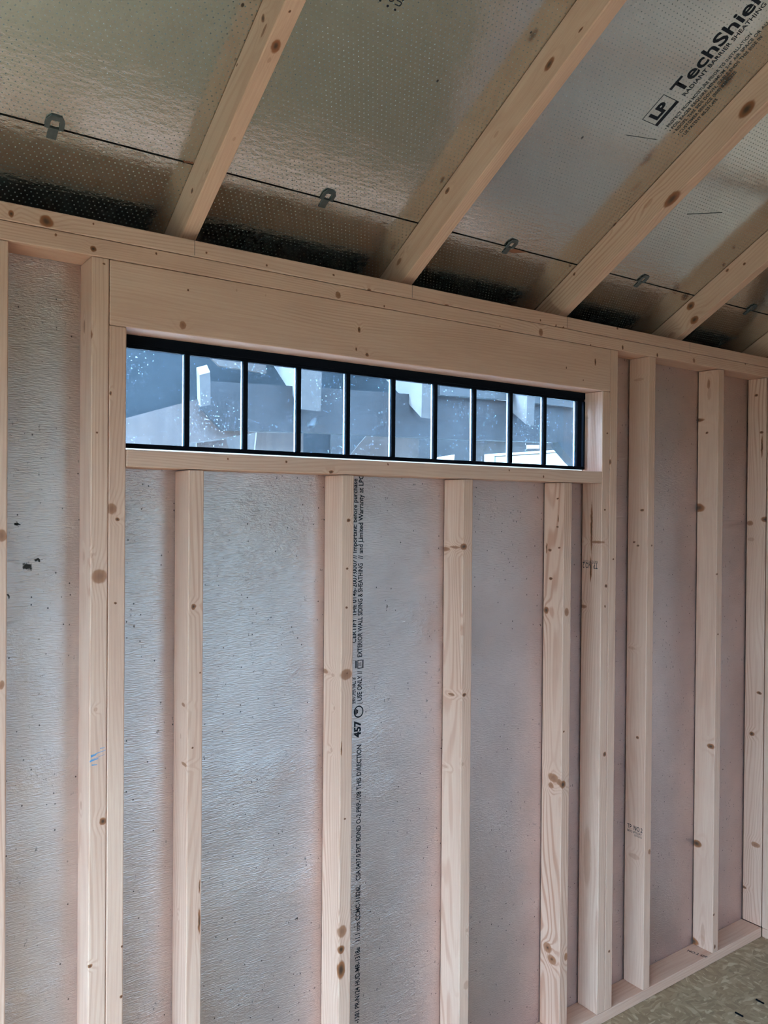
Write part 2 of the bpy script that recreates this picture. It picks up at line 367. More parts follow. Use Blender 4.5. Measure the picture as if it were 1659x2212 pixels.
K('c4', C4, [(1180,1318,8,4,'d'), (1205,1077,2,2,'n'), (1204,1138,2,2,'n'), (1188,1188,3,3,'n'), (1208,1183,2,2,'n'), (1190,1250,3,3,'n'), (1183,2047,10,6,'l'), (1192,2073,9,6,'l'), (1183,2047,4,2.5,'d'), (1192,2072,4,2.5,'d'), (1195,1680,9,8,'l'), (1208,1690,6,5,'l'), (1190,1697,6,4,'l'), (1181,1184,12,1.3,'n'), (1206,1120,8,1,'n')])
K('jr', JR, [(1290,1171,3,9,'l'), (1260,1310,4,5,'l'), (1268,1850,60,5,'s'), (1278,1140,55,1.6,'n'), (1276,1230,28,1.4,'n')])
K('jr', 'f', [(1307,1101,2.4,2.4,'n'), (1309,1266,3.5,3,'d'), (1306,1629,5,4,'d'), (1307,1310,3,2,'n'), (1312,936,2,2,'n')])
K('kr', 'f', [(1317,998,6,4,'d'), (1325,1208,2,2,'n'), (1316,2055,3,2.4,'n'), (1317,865,2,2,'s')])
K('r1', R1, [(1387,1102,2.4,3,'n'), (1370,1171,2.2,2,'n'), (1378,1179,2.2,2,'n'), (1377,1593,3,2,'n'), (1370,1850,5,7,'s'), (1380,820,3,7,'s'), (1365,1400,3,5,'s')])
K('r1', 'f', [(1397,1101,2.4,2.4,'n'), (1403,1840,5,3,'l'), (1408,1178,2,2,'n')])
K('r2', R2, [(1506,908,4,9,'d'), (1507,1097,9,9,'d'), (1527,935,2.5,2,'n'), (1531,830,10,2,'l'), (1532,850,14,2,'s'), (1535,1612,5,4.5,'d'), (1505,1822,7,6,'d'), (1496,2032,7,7,'d'), (1518,2020,22,2.5,'s')])
K('r2', 'f', [(1542,1976,2.4,2,'n'), (1544,2045,4,2,'d'), (1551,1370,2,2,'n'), (1549,1240,2,2,'n')])
K('co', XR, [(1653,1122,6,5,'d'), (1634,854,2.6,2.2,'n'), (1645,934,2.6,2.2,'n'), (1624,1585,4,3,'d'), (1640,1497,3,3,'n'), (1632,1825,5,5,'l'), (1655,1854,4,4,'d'), (1620,1130,5,4,'l'), (1622,1165,4,4,'s'), (1646,965,22,1.2,'n'), (1606,1916,3,3,'d')])

def stud(name, key, X, z0, z1, label=None, tint=(1, 1, 1), grain=1.0, y0=0.0, y1=D, wd=W, gap=0.0):
    mw = frame((X, y0, z0), (0, 0, 1), (1, 0, 0))
    bm = bmesh.new(); bm_box(bm, (0, 0, 0), (z1-z0, wd, y1-y0-gap))
    o = link(name, finish(bm, name, 0.0028, 2), wood('pine_' + name + '_' + key, knots_for(key, mw), tint, grain), wall, mw)
    if label: o['label'] = label
    return o
def plate(name, key, xa, xb, z0, z1, label=None, tint=(1, 1, 1), grain=1.0, y0=0.0, y1=D, bevel=0.0025):
    mw = frame((xa, y1, z0), (1, 0, 0), (0, 0, 1))
    bm = bmesh.new(); bm_box(bm, (0, 0, 0), (xb-xa, z1-z0, y1-y0))
    o = link(name, finish(bm, name, bevel, 2), wood('pine_' + name + '_' + key, knots_for(key, mw), tint, grain), wall, mw)
    if label: o['label'] = label
    return o
G = 0.0005
stud('stud', 'l0', L0, Z_BT+G, Z_PB-G)
stud('king_stud', 'kl', KL, Z_BT+G, Z_PB-G, grain=0.9)
stud('jack_stud', 'jl', KL+W+G, Z_BT+G, Z_HB-G, grain=0.7)
stud('cripple_stud', 'c1', C1, Z_BT+G, Z_SB-0.002, gap=0.001)
stud('cripple_stud', 'c2', C2, Z_BT+G, Z_SB-0.0015, gap=0.001)
stud('cripple_stud', 'c3', C3, Z_BT+G, Z_SB-0.002, grain=1.2, gap=0.001)
stud('cripple_stud', 'c4', C4, Z_BT+G, Z_SB-0.002, grain=1.7, gap=0.0025)
stud('jack_stud', 'jr', JR, Z_BT+G, Z_HB-G, grain=0.8, gap=0.004)
stud('king_stud', 'kr', JR+W+0.001, Z_BT+G, Z_PB-G, grain=0.5)
stud('stud', 'r1', R1, Z_BT+G, Z_PB-G, grain=0.6, gap=0.004)
stud('stud', 'r2', R2, Z_BT+G, Z_PB-0.002, grain=0.7, gap=0.0025)
stud('corner_stud', 'co', XR, Z_BT+G, Z_PB-G, grain=1.3, y0=0.004, gap=0.004)
plate('top_plate', 'pt', XL, XR+D, Z_PM+G, Z_PT, grain=0.7, label='upper of two pine top plates')
plate('top_plate', 'pl', XL, XR+D, Z_PB, Z_PM-G, grain=1.0, label='lower of two pine top plates')
plate('header', 'hd', KL+W+0.001, JR+W, Z_HB, Z_PB-0.001, grain=0.75, label='wide pine header board over the window')
plate('sill_plate', 'sl', KL+2*W+0.001, JR-0.0005, Z_SB, Z_ST, grain=0.6, label='pine sill board under the window')
plate('bottom_plate', 'bp', XL, XR-0.001, 0.0005, Z_BT, grain=0.6)

# right end wall: sheathing, plates and its first stud
zf = lambda Y: ZR0 + D/CA - Y*math.tan(AR) - 0.004
v = [(YB, 0), (D+0.011, 0), (D+0.011, zf(D+0.011)), (YRIDGE, zf(YRIDGE)), (YB, zf(2*YRIDGE-YB))]
wr = tag(link('wall_right', prism_mesh('wall_right', v, 0.011), M_WALLFOIL, None, frame((XR+D, 0, 0), (0, 1, 0), (0, 0, 1))), kind='structure')
def rboard(name, a, b, key, grain=1.0, up=True):
    if up: mw = frame((a[0], a[1], a[2]), (0, 0, 1), (1, 0, 0)); sz = (b[2]-a[2], b[0]-a[0], b[1]-a[1])
    else: mw = frame((b[0], a[1], a[2]), (0, 1, 0), (-1, 0, 0)); sz = (b[1]-a[1], b[0]-a[0], b[2]-a[2])
    bm = bmesh.new(); bm_box(bm, (0, 0, 0), sz)
    return link(name, finish(bm, name, 0.0025), wood('pine_' + key, knots_for(key, mw), grain=grain), wr, wr.matrix_basis.inverted() @ mw)
rboard('stud', (XR, -W, Z_BT), (XR+D, 0.0, Z_PB), 'rw1', 0.9)
for k, yy in enumerate((-0.48, -0.89, -1.30, -1.71)):
    rboard('stud', (XR, yy-W, Z_BT), (XR+D, yy, Z_PB), 'rw_%d' % k, 0.9)
rboard('bottom_plate', (XR, YB, 0.0005), (XR+D, -0.001, Z_BT-G), 'rw2', 0.6, False)
rboard('top_plate', (XR, YB, Z_PB), (XR+D, -0.001, Z_PM-G), 'rw3', 0.6, False)
rboard('top_plate', (XR, YB, Z_PM), (XR+D, -0.001, Z_PT), 'rw4', 0.6, False)

# opposite wall and left end wall with their openings (behind the camera; they close the room and let daylight in)
bm = bmesh.new(); a, b, h0, h = OPEN_F
for p, q in (((XL, YB-0.10, 0), (a, YB, 2.36)), ((b, YB-0.10, 0), (XR+D, YB, 2.36)), ((a, YB-0.10, h), (b, YB, 2.36)), ((a, YB-0.10, 0), (b, YB, h0))): bm_box(bm, p, q)
tag(link('wall_front', finish(bm, 'wall_front'), M_INNER), kind='structure')
bm = bmesh.new(); a, b, h = DOOR_L
for p, q in (((XL-0.10, YB-0.10, 0), (XL, a, 2.36)), ((XL-0.10, b, 0), (XL, D, 2.36)), ((XL-0.10, a, h), (XL, b, 2.36)),
             ((XL-0.10, YB-0.10, 2.36), (XL, D, 3.6))): bm_box(bm, p, q)
tag(link('wall_left', finish(bm, 'wall_left'), M_INNER), kind='structure')

# ------------------------------------------------------------------ roof: deck, foil panels, rafters
MR = frame(roofpt(0, SEAM), (1, 0, 0), UR)       # local x along the eave, y up the slope, z down into the room
XA, XB = XL-0.1, XR+D+0.03
S_EAVE, S_RIDGE = -0.197, (D*SA - YRIDGE)/CA
bm = bmesh.new(); bm_box(bm, (XA, S_EAVE-SEAM-0.01, -0.034), (XB, S_RIDGE-SEAM, -0.013))
ceil = tag(link('ceiling', finish(bm, 'ceiling'), M_DARKFELT, None, MR), 'sloping roof lined with silver perforated foil panels', kind='structure')
def panel(s0, s1, label, xa=XA, xb=XB):
    bm = bmesh.new(); bm_box(bm, (xa, s0-SEAM, -0.011), (xb, s1-SEAM, 0.0))
    o = link('roof_panel', finish(bm, 'roof_panel'), M_ROOFFOIL, ceil); o['label'] = label; return o
P_EAVE = panel(S_EAVE, SEAM-0.0024, 'narrow foil-faced roof panel along the eave')
P_UP = panel(SEAM+0.0024, SEAM+1.22, 'wide foil-faced roof panel above the seam')
P_TOP = panel(SEAM+1.223, S_RIDGE, 'topmost foil-faced roof panel')

K('f0', 's', [(568,40,4,7,'d'), (570,66,9,4,'l'), (447,369,6,2,'s'), (415,412,4,4,'d'), (512,140,2,2,'n')])
K('f0', 'b', [(596,100,9,7,'d'), (581,130,4,3,'s'), (626,25,2,2,'n'), (505,300,3,2,'s')])
K('f1', 's', [(1186,139,9,6,'d'), (966,412,5,4,'d'), (862,565,6,4,'l'), (1255,64,4,2,'d'), (868,548,7,2,'s'), (1072,290,5,3,'s')])
K('f2', 's', [(1613,236,11,9,'d'), (1452,432,13,10,'d'), (1327,484,4,3,'d'), (1240,592,2.4,2.4,'n'), (1400,440,8,4,'s')])
K('f3', 's', [(1492,661,6,6,'d'), (1500,691,6,6,'d'), (1571,584,2.4,2.4,'n'), (1608,570,2,2,'n'), (1577,645,5,3,'l'), (1449,722,4,3,'s')])
TAIL = 0.20
zb = lambda Y: ZR0 - Y*math.tan(AR)
yb = (ZR0 - Z_PT)/math.tan(AR)
for i, X in enumerate(RAFT):
    mw = frame(roofpt(X, 0, 0), UR, (1, 0, 0))               # local x up the slope, y across, z up to the deck
    Minv = mw.inverted()
    prof = [(TAIL, zb(TAIL)), (TAIL, zb(TAIL)+D/CA-0.0006), (YRIDGE+0.01, zb(YRIDGE+0.01)+D/CA-0.0006), (YRIDGE+0.01, zb(YRIDGE+0.01)),
            (yb, Z_PT+G), (D+0.0115, Z_PT+G), (D+0.0115, zb(D+0.0115))]
    if i == 4: prof = [(TAIL, zb(TAIL)+D/CA-0.09), (TAIL, zb(TAIL)+D/CA-0.0006), (YRIDGE+0.01, zb(YRIDGE+0.01)+D/CA-0.0006), (YRIDGE+0.01, zb(YRIDGE+0.01)),
            (yb, Z_PT+G)]
    bm = bmesh.new()
    lo = [bm.verts.new(Minv @ Vector((X, y, z))) for y, z in prof]; hi = [bm.verts.new(Minv @ Vector((X+W, y, z))) for y, z in prof]
    n = len(prof); bm.faces.new(lo); bm.faces.new(hi[::-1])
    for k in range(n): bm.faces.new((lo[k], lo[(k+1) % n], hi[(k+1) % n], hi[k]))
    kn = []
    for face, px, py, ra, rc, kind in KNOTS.get('f%d' % i, ()):
        p = on_x(px, py, X) if face == 's' else on_plane(px, py, roofpt(X, 0, 0), NR)
        mm = (p - CAM).length/FPX
        kn.append((Minv @ p, (ra*mm*1.7, rc*mm*1.3, rc*mm*1.3), kind))
    link('rafter', finish(bm, 'rafter', 0.0025), wood('pine_rafter_%d' % i, kn, tint=(0.98, 0.99, 0.96), grain=(0.6, 0.6, 1.1, 0.9, 0.8)[i]), ceil, MR.inverted() @ mw)

# other roof slope and the closed eave
MR2 = frame((0, YRIDGE, roofpt(0, S_RIDGE).z), (1, 0, 0), (0, -CA, -SA))
tag(box_obj('ceiling_far_slope', (XA, 0, 0), (XB, 2.35, 0.011), M_INNER, None, 0, MR2), kind='structure')  # unseen slope in dark board instead of foil, cuts light bounced onto the header
box_obj('fascia', (XA, TAIL+0.001, 2.262), (XB, TAIL+0.018, 2.379), M_SIDING, wall)
for xe in (XA, XB-0.02):
    box_obj('eave_light_stop', (xe, D+0.0115, 2.273), (xe+0.02, TAIL, 2.42), M_SIDING, wall)  # unseen end caps added to stop daylight leaking into the eave
box_obj('soffit', (XA, D+0.0115, 2.262), (XB, TAIL, 2.272), M_SIDING, wall)

# ------------------------------------------------------------------ window
win = bpy.data.objects.new('window_1', None); COL.objects.link(win); tag(win, 'long narrow transom window of ten panes in a black frame', kind='structure')
WX0, WX1, WZ0, WZ1 = KL+2*W+0.001, JR-0.0005, Z_ST+0.0005, Z_HB-0.0005
GY = 0.0845
box_obj('frame_rail', (WX0, 0.075, 2.119), (WX1, 0.098, WZ1), M_BLACK, win, 0.0012)
box_obj('sash_rail', (WX0, 0.0785, 2.1115), (WX1, 0.096, 2.1188), M_BLACK, win, 0.0008)
box_obj('frame_rail', (WX0, 0.075, 1.8795), (WX1, 0.098, 1.8895), M_BLACK, win, 0.0012)
box_obj('frame_stile', (WX0, 0.0752, 1.8897), (WX0+0.012, 0.0975, 2.111), M_BLACK, win, 0.001)
box_obj('frame_stile', (1.668, 0.0752, 1.8897), (WX1, 0.0975, 2.111), M_BLACK, win, 0.001)
N = NT('translucent_gap_strip'); tr = N.n('ShaderNodeBsdfTranslucent'); tr.inputs[0].default_value = (0.95, 0.9, 0.85, 1)
N.l(tr.outputs[0], N.out.inputs[0]); M_GAPSTRIP = N.mat
box_obj('daylight_gap_strip', (WX0, 0.088, WZ0), (WX1, 0.090, 1.8793), M_GAPSTRIP, win)  # added strip that passes sky light, standing in for a bright gap
# glass: clear, a little hazy, spattered with pale specks and smears of dirt
N = NT('dirty_glass'); tc = N.n('ShaderNodeTexCoord').outputs['Object']
gl = N.n('ShaderNodeBsdfGlossy'); gl.inputs['Roughness'].default_value = 0.03
tp = N.n('ShaderNodeBsdfTransparent'); tp.inputs[0].default_value = (0.90, 0.94, 1.0, 1)
dt = N.n('ShaderNodeBsdfTranslucent'); dt.inputs[0].default_value = (0.85, 0.90, 1.0, 1)
spk = N.mapr(N.noise(tc, 210, 2, 0.6), 0.67, 0.71, 0, 0.30)
sme = N.mapr(N.noise(N.vmath('MULTIPLY', tc, (26, 26, 60)), 1.0, 4, 0.65), 0.62, 0.80, 0, 0.025)
cloud = N.mapr(N.noise(tc, 9, 3, 0.6), 0.3, 0.75, 0.0004, 0.004)
dirt = N.math('MAXIMUM', N.math('MAXIMUM', N.math('MULTIPLY', spk, N.mapr(N.noise(tc, 8, 2), 0.45, 0.6, 0.1, 1)), sme), cloud)
m1 = N.n('ShaderNodeMixShader'); N.l(dirt, m1.inputs[0]); N.l(tp.outputs[0], m1.inputs[1]); N.l(dt.outputs[0], m1.inputs[2])
fr = N.n('ShaderNodeFresnel'); fr.inputs[0].default_value = 1.3
m2 = N.n('ShaderNodeMixShader'); N.l(fr.outputs[0], m2.inputs[0]); N.l(m1.outputs[0], m2.inputs[1]); N.l(gl.outputs[0], m2.inputs[2])
N.l(m2.outputs[0], N.out.inputs[0]); M_GLASS = N.mat
MUN = [0.248 + 0.1541*k for k in range(9)]
xs = [WX0+0.012] + MUN + [1.6475, 1.668]
bmM = bmesh.new(); bm_box(bmM, (-0.00625, 0.0752, 1.8897), (0.00625, 0.0835, 2.1113)); meM = finish(bmM, 'muntin', 0.001); meM.materials.append(M_BLACK)
bmX = bmesh.new(); bm_box(bmX, (-0.0060, 0.0875, 1.8897), (0.0060, 0.0920, 2.1113)); meX = finish(bmX, 'muntin_outer_bar'); meX.materials.append(M_WHITE)
for X in MUN:
    o = link('muntin', meM, None, win); o.location.x = X
    e = link('outer_bar', meX, None, o)
box_obj('sash_stile', (1.637, 0.0752, 1.8897), (1.658, 0.0835, 2.1113), M_BLACK, win, 0.001)
box_obj('outer_bar', (1.6345, 0.0875, 1.8897), (1.655, 0.0920, 2.1113), M_WHITE, win)
for k in range(len(xs)-1):
    a = xs[k] + (0 if k == 0 else 0.0005); b = xs[k+1] - 0.0005
    box_obj('pane', (a, GY, 1.8897), (b, GY+0.0022, 2.1113), M_GLASS, win)

# ------------------------------------------------------------------ printing on boards
def text_mesh(body, bold=0.0):
    cu = bpy.data.curves.new('t', 'FONT'); cu.body = body; cu.size = 1.0; cu.offset = bold; cu.resolution_u = 3
    o = bpy.data.objects.new('t', cu); COL.objects.link(o)
    dg = bpy.context.evaluated_depsgraph_get(); me = bpy.data.meshes.new_from_object(o.evaluated_get(dg))
    bpy.data.objects.remove(o); bpy.data.curves.remove(cu)
    return me
def text(name, body, parent, org, u, n, length, cap, mat, bold=0.0, lift=0.0004, label=None):
    """org: baseline start; u: reading direction; n: face normal; length and cap height in metres"""
    me = text_mesh(body, bold); me.materials.clear(); me.materials.append(mat)
    x0 = min(v.co.x for v in me.vertices); x1 = max(v.co.x for v in me.vertices)
    u = Vector(u).normalized(); n = Vector(n).normalized(); v = n.cross(u)
    M = Matrix((u, v, n)).transposed().to_4x4(); M.translation = Vector(org) + n*lift
    kx = length/(x1-x0); ky = cap/0.69
    for q in me.vertices: q.co = Vector(((q.co.x-x0)*kx, q.co.y*ky, 0))
    o = link(name, me, None, parent, parent.matrix_world.inverted() @ M if parent else M)
    if label: o['label'] = label
    return o
bpy.context.view_layer.update()
DN = -NR
def rtext(body, p0, p1, cap, mat=None, bold=0.0):
    a = on_roof(*p0); b = on_roof(*p1)
    return text('printed_text', body, P_UP, a, UR, DN, abs((b-a).dot(UR)), cap, mat or M_INK, bold)
def rs(px): p = on_roof(*px); return p.x, (p - roofpt(0, 0)).dot(UR)
# logo block
tx0, ts0 = rs((1445.7, 193)); tx1, _ = rs((1476, 194.5))
capT = abs(tx1 - tx0)
bx = [rs(p) for p in ((1386.7, 257.7), (1434.6, 204), (1467.4, 220), (1418.6, 272.7))]
bxa = sum(b[0] for b in bx[:2])/2; bxb = sum(b[0] for b in bx[2:])/2
bsa = (bx[0][1] + bx[3][1])/2; bsb = (bx[1][1] + bx[2][1])/2
def rmark(name, rects, mat, parent=P_UP):
    """rects: (x0, x1, s0, s1) flat patches of ink on the foil"""
    bm = bmesh.new()
    for xa, xb, sa, sb in rects: bm_box(bm, (xa, sa-SEAM, 0.0002), (xb, sb-SEAM, 0.0006))
    return link(name, finish(bm, name), mat, parent)
t = 0.0012; hb = (bxb-bxa)*0.16
rmark('printed_box', [(bxa, bxa+t, bsa, bsb), (bxb-hb, bxb, bsa, bsb), (bxa+t, bxb-hb, bsa, bsa+t), (bxa+t, bxb-hb, bsb-t, bsb)], M_INK)
lpx = bxb - hb - (bxb-bxa)*0.13
text('printed_text', 'LP', P_UP, roofpt(lpx, bsa + (bsb-bsa)*0.17), UR, DN, (bsb-bsa)*0.62, (bxb-bxa)*0.50, M_INK, 0.045)
PXS = 1.0
sS = rs((1130+1262*.3189, 345*.3189))[1]
LT = (rs((1650, 3))[1] - ts0)
text('printed_text', 'TechShield', P_UP, roofpt(tx1, ts0), UR, DN, LT*1.12, capT*0.98, M_INK, 0.020)
def line(body, start, end, capmm, bold=0.0):
    a, sa = rs(start); b, sb = rs(end)
    text('printed_text', body, P_UP, roofpt(a, sa), UR, DN, sb-sa, capmm, M_INK2 if capmm < 0.012 else M_INK, bold)
cS = 0.0105
line('RADIANT BARRIER SHEATHING', (1480, 208), (1661, 12), 0.0135, 0.006)
line('\u2022 PROTECT FROM MOISTURE PRIOR TO INSTALLATION', (1440, 280), (1630, 77), cS, 0.008)
line('\u2022 FOIL FACES REQUIRE MINIMUM 3/4" AIR SPACE OR ALL', (1449, 284), (1668, 50), cS, 0.008)
line('\u2022 ROOFS, THIS SIDE DOWN, GABLE ENDS THIS SIDE IN', (1458, 288), (1651, 82), cS, 0.008)
line('\u2022 CUSTOMER SERVICE (888) 820-0325', (1467, 292), (1594, 157), cS, 0.008)
line('\u2022 US PATENT #5,251,495', (1476, 296), (1551, 215), cS, 0.008)
ux, us = rs((826, 6)); vx, vs = rs((842, 18)); wx, ws = rs((858, 26))
for body, X, s_, L in (('\u2022 ROOFS, THIS SIDE DOWN, GABLE ENDS', ux, us, 0.30), ('\u2022 CUSTOMER SERVICE (888) 820-0325', vx, vs, 0.30), ('\u2022 US PATENT #5,251,495', wx, ws, 0.18)):
    text('printed_text', body, P_UP, roofpt(X, s_), UR, DN, L, cS*1.3, M_INK, 0.008)

# printing on the wall foil beside the second cripple stud, reading upward
def wtext(body, p0, p1, xb=None, cap=0.0150, bold=0.018, mat=None):
    a = on_y(*p0, D); b = on_y(*p1, D); X = a.x if xb is None else xb
    return text('printed_text', body, wall, (X, D, a.z), (0, 0, 1), (0, -1, 0), b.z-a.z, cap, mat or M_INK, bold)
XT = on_y(782, 1400, D).x; XT2 = XT - 0.0205
for body, ya, yb_ in (('-1381 PR-N124 HUD-MR-1318e', 2214, 2050), ('11.1 mm CCMC-11826L', 2036, 1915), ('CSA 0437.0 EXT BOND', 1904, 1785),
                      ('O-2 PRP-108 THIS DIRECTION', 1781, 1610), ('/ USE ONLY //', 1522, 1450), ('EXTERIOR WALL SIDING & SHEATHING', 1420, 1217),
                      ('// and Limited Warranty at LPC', 1208, 1026)):
    xx = 772 + (1400-ya)*0.012
    wtext(body, (xx, ya), (xx + (ya-yb_)*0.012, yb_), XT)
for body, ya, yb_ in (('// Important: before purchase', 1207, 1034), ('CERTIFY THE 0146-2007:0007', 1389, 1209), ('SPAN OPEN WALL 16"', 1520, 1462)):
    wtext(body, (765, ya), (767, yb_), XT2, 0.0140)
wtext('457', (770, 1594), (770, 1557), XT-0.003, 0.021, 0.04)
# round maker's mark and small house mark
bm = bmesh.new(); cz = on_y(770, 1538, D).z; cx = XT - 0.010
for k in range(24):
    a0, a1 = 2*math.pi*k/24, 2*math.pi*(k+1)/24
    q = [bm.verts.new((cx + r*math.cos(a)*0.95, D-0.0005, cz + r*math.sin(a)*1.0)) for r, a in ((0.0135, a0), (0.0135, a1), (0.0170, a1), (0.0170, a0))]
    bm.faces.new(q)
for k in range(3): bm_box(bm, (cx-0.013+0.004*k, D-0.0006, cz-0.010+0.003*k), (cx-0.010+0.004*k, D-0.0003, cz+0.010-0.002*k))
link('printed_mark', finish(bm, 'printed_mark'), M_INK, wall)
bm = bmesh.new(); cz = on_y(775, 1435, D).z; cx = XT - 0.006
for a, b in (((-0.009, -0.012), (-0.007, 0.012)), ((0.006, -0.012), (0.008, 0.012)), ((-0.007, -0.012), (0.006, -0.010)), ((-0.007, 0.010), (0.006, 0.012)),
             ((0.001, -0.006), (0.0025, 0.006)), ((-0.004, -0.005), (-0.0025, 0.005)), ((0.0095, -0.012), (0.011, 0.012)), ((-0.016, -0.010), (-0.012, 0.011))):
    bm_box(bm, (cx+a[0], D-0.0006, cz+a[1]), (cx+b[0], D-0.0003, cz+b[1]))
link('printed_mark', finish(bm, 'printed_mark'), M_INK, wall)

# grade stamps on stud sides, blue chalk on the left king stud, pencil lines on the top plate
def named(n, k=0): return [o for o in wall.children if o.name.split('.')[0] == n][k]
st_r1 = [o for o in wall.children if o.name.startswith('stud') and abs(o.matrix_basis.translation.x - R1) < 1e-3][0]
st_jr = [o for o in wall.children if o.name.startswith('jack') and abs(o.matrix_basis.translation.x - JR) < 1e-3][0]
st_kl = [o for o in wall.children if o.name.startswith('king') and abs(o.matrix_basis.translation.x - KL) < 1e-3][0]
p = on_x(1355, 1787, R1); q = on_x(1388, 1792, R1)
text('grade_stamp', 'TP. NO.2', st_r1, p, (0, -1, 0), (-1, 0, 0), (p.y-q.y), 0.016, M_INK, 0.01)
text('grade_stamp', 'BBIXS SPFS-DRY', st_r1, p + Vector((0, 0, -0.012)), (0, -1, 0), (-1, 0, 0), (p.y-q.y)*0.95, 0.008, M_INK2, 0.01)
text('grade_stamp', 'CERTIFICATION', st_r1, p + Vector((0, -0.03, -0.021)), (0, -1, 0), (-1, 0, 0), (p.y-q.y)*0.5, 0.006, M_INK2, 0.01)
p = on_x(1291, 1217, JR); q = on_x(1259, 1217, JR)
text('grade_stamp', 'TP. NO.2', st_jr, p, (0, 1, 0), (-1, 0, 0), (q.y-p.y), 0.019, M_INK2, 0.01)
text('grade_stamp', 'BBIXS SPFS-DRY', st_jr, p + Vector((0, 0, 0.008)), (0, 1, 0), (-1, 0, 0), (q.y-p.y), 0.009, M_INK2, 0.0)
bm = bmesh.new()
c = on_y(212, 1640, 0)
for dx, dz, ln, th, sl in ((-0.016, 0.006, 0.012, 0.006, 0.004), (-0.018, -0.004, 0.018, 0.004, 0.005), (-0.014, -0.012, 0.012, 0.003, 0.0), (-0.006, 0.012, 0.022, 0.002, 0.005), (0.004, 0.022, 0.010, 0.002, 0.001), (-0.016, 0.0, 0.03, 0.0012, 0.008)):
    vs_ = [bm.verts.new((c.x+dx+a*ln, -0.0005, c.z+dz+a*sl+b*th*(1-0.6*a))) for a, b in ((0, 0), (1, 0), (1, 1), (0, 1))]
    bm.faces.new(vs_)
link('chalk_mark', finish(bm, 'chalk_mark'), M_BLUE, st_kl, st_kl.matrix_basis.inverted())
pt = [o for o in wall.children if o.name.startswith('top_plate')][0]
for X in (0.233, 0.869, 1.497, 2.158):
    bm = bmesh.new(); bm_box(bm, (X, -0.0005, Z_PM+0.003), (X+0.0009, -0.0001, Z_PT-0.001))
    link('pencil_line', finish(bm, 'pencil_line'), M_INK2, pt, pt.matrix_basis.inverted())
p = on_z(1484, 2055, Z_BT); bpl = [o for o in wall.children if o.name.startswith('bottom_plate')][0]
text('grade_stamp', 'NO.2 SPF', bpl, p + Vector((0.0, 0.0, 0.0005)), (0.25, -1, 0), (0, 0, 1), 0.075, 0.014, M_INK2, 0.01)

# ------------------------------------------------------------------ metal panel clips along the roof seam
def clip_mesh():
    bm = bmesh.new(); w2, h, wd = 0.0185, 0.030, 0.009
    outer = [(-w2, -0.001), (-w2, h*0.62), (-w2*0.6, h), (w2*0.6, h), (w2, h*0.62), (w2, -0.001)]
    inner = [(-w2+wd, -0.001), (-w2+wd, h*0.50), (-w2*0.42, h*0.66), (w2*0.42, h*0.66), (w2-wd, h*0.50), (w2-wd, -0.001)]
    z0, z1 = 0.004, 0.0015
    for zz, rev in ((0.0012, False), (0.0042, True)):
        A = [bm.verts.new((x, y, zz)) for x, y in outer]; B = [bm.verts.new((x, y, zz)) for x, y in inner]
        for k in range(5):
            f = (A[k], A[k+1], B[k+1], B[k]); bm.faces.new(f[::-1] if rev else f)
        if not rev: A0, B0 = A, B
        else:
            for k in range(5):
                bm.faces.new((A0[k], A[k], A[k+1], A0[k+1])); bm.faces.new((B0[k], B0[k+1], B[k+1], B[k]))
    bm_box(bm, (-0.0095, -0.026, 0.0008), (0.0095, 0.0012, 0.0024))        # tongue under the eave panel
    bm_box(bm, (-0.0115, -0.001, -0.009), (0.0115, 0.0008, 0.0042))        # web through the seam
    return finish(bm, 'panel_clip')
mc = clip_mesh(); mc.materials.append(M_CLIP)
names = ('bent metal clip on the roof seam left of the leftmost rafter', 'metal clip on the roof seam between the two leftmost rafters',
         'twisted metal clip on the roof seam beside torn foil', 'small metal clip on the roof seam between the third and fourth rafters',
         'metal clip on the roof seam at the far right edge')
for (px, py), lb, rz in zip(((116, 276), (703, 432), (1097, 537), (1385, 607), (1622, 667)), names, (0, 0.05, 0.5, 0.35, 0.5)):
    p = on_roof(px, py)
    mw = frame(roofpt(p.x, SEAM), (1, 0, 0), UR) @ Matrix.Rotation(rz*0.25, 4, 'Y')
    tag(link('panel_clip', mc, None, None, mw), lb, 'metal clip', 'panel clips along the roof seam')

# ------------------------------------------------------------------ scraps on the floor
def scrap(pa, pb, lb):
    a = on_z(*pa, 0.0); b = on_z(*pb, 0.0); L = (b-a).length
    mw = frame(a + Vector((0, 0, 0.0)), b-a, Vector((0, 0, 1)).cross(b-a))
    bm = bmesh.new(); bm_box(bm, (0, -0.0028, 0.0002), (L*0.5, 0.0028, 0.004)); bm_box(bm, (L*0.5, -0.0022, 0.0002), (L, 0.0032, 0.0035))
    bmesh.ops.remove_doubles(bm, verts=bm.verts, dist=0.0001)
    tag(link('plastic_scrap', finish(bm, 'plastic_scrap'), M_BLACK, None, mw), lb, 'scrap', 'black scraps on the strand board floor')
scrap((1633, 2160), (1650, 2169), 'short black strip lying on the floor, nearer the wall corner')
scrap((1588, 2188), (1605, 2197), 'short black strip lying on the floor, nearer the camera')

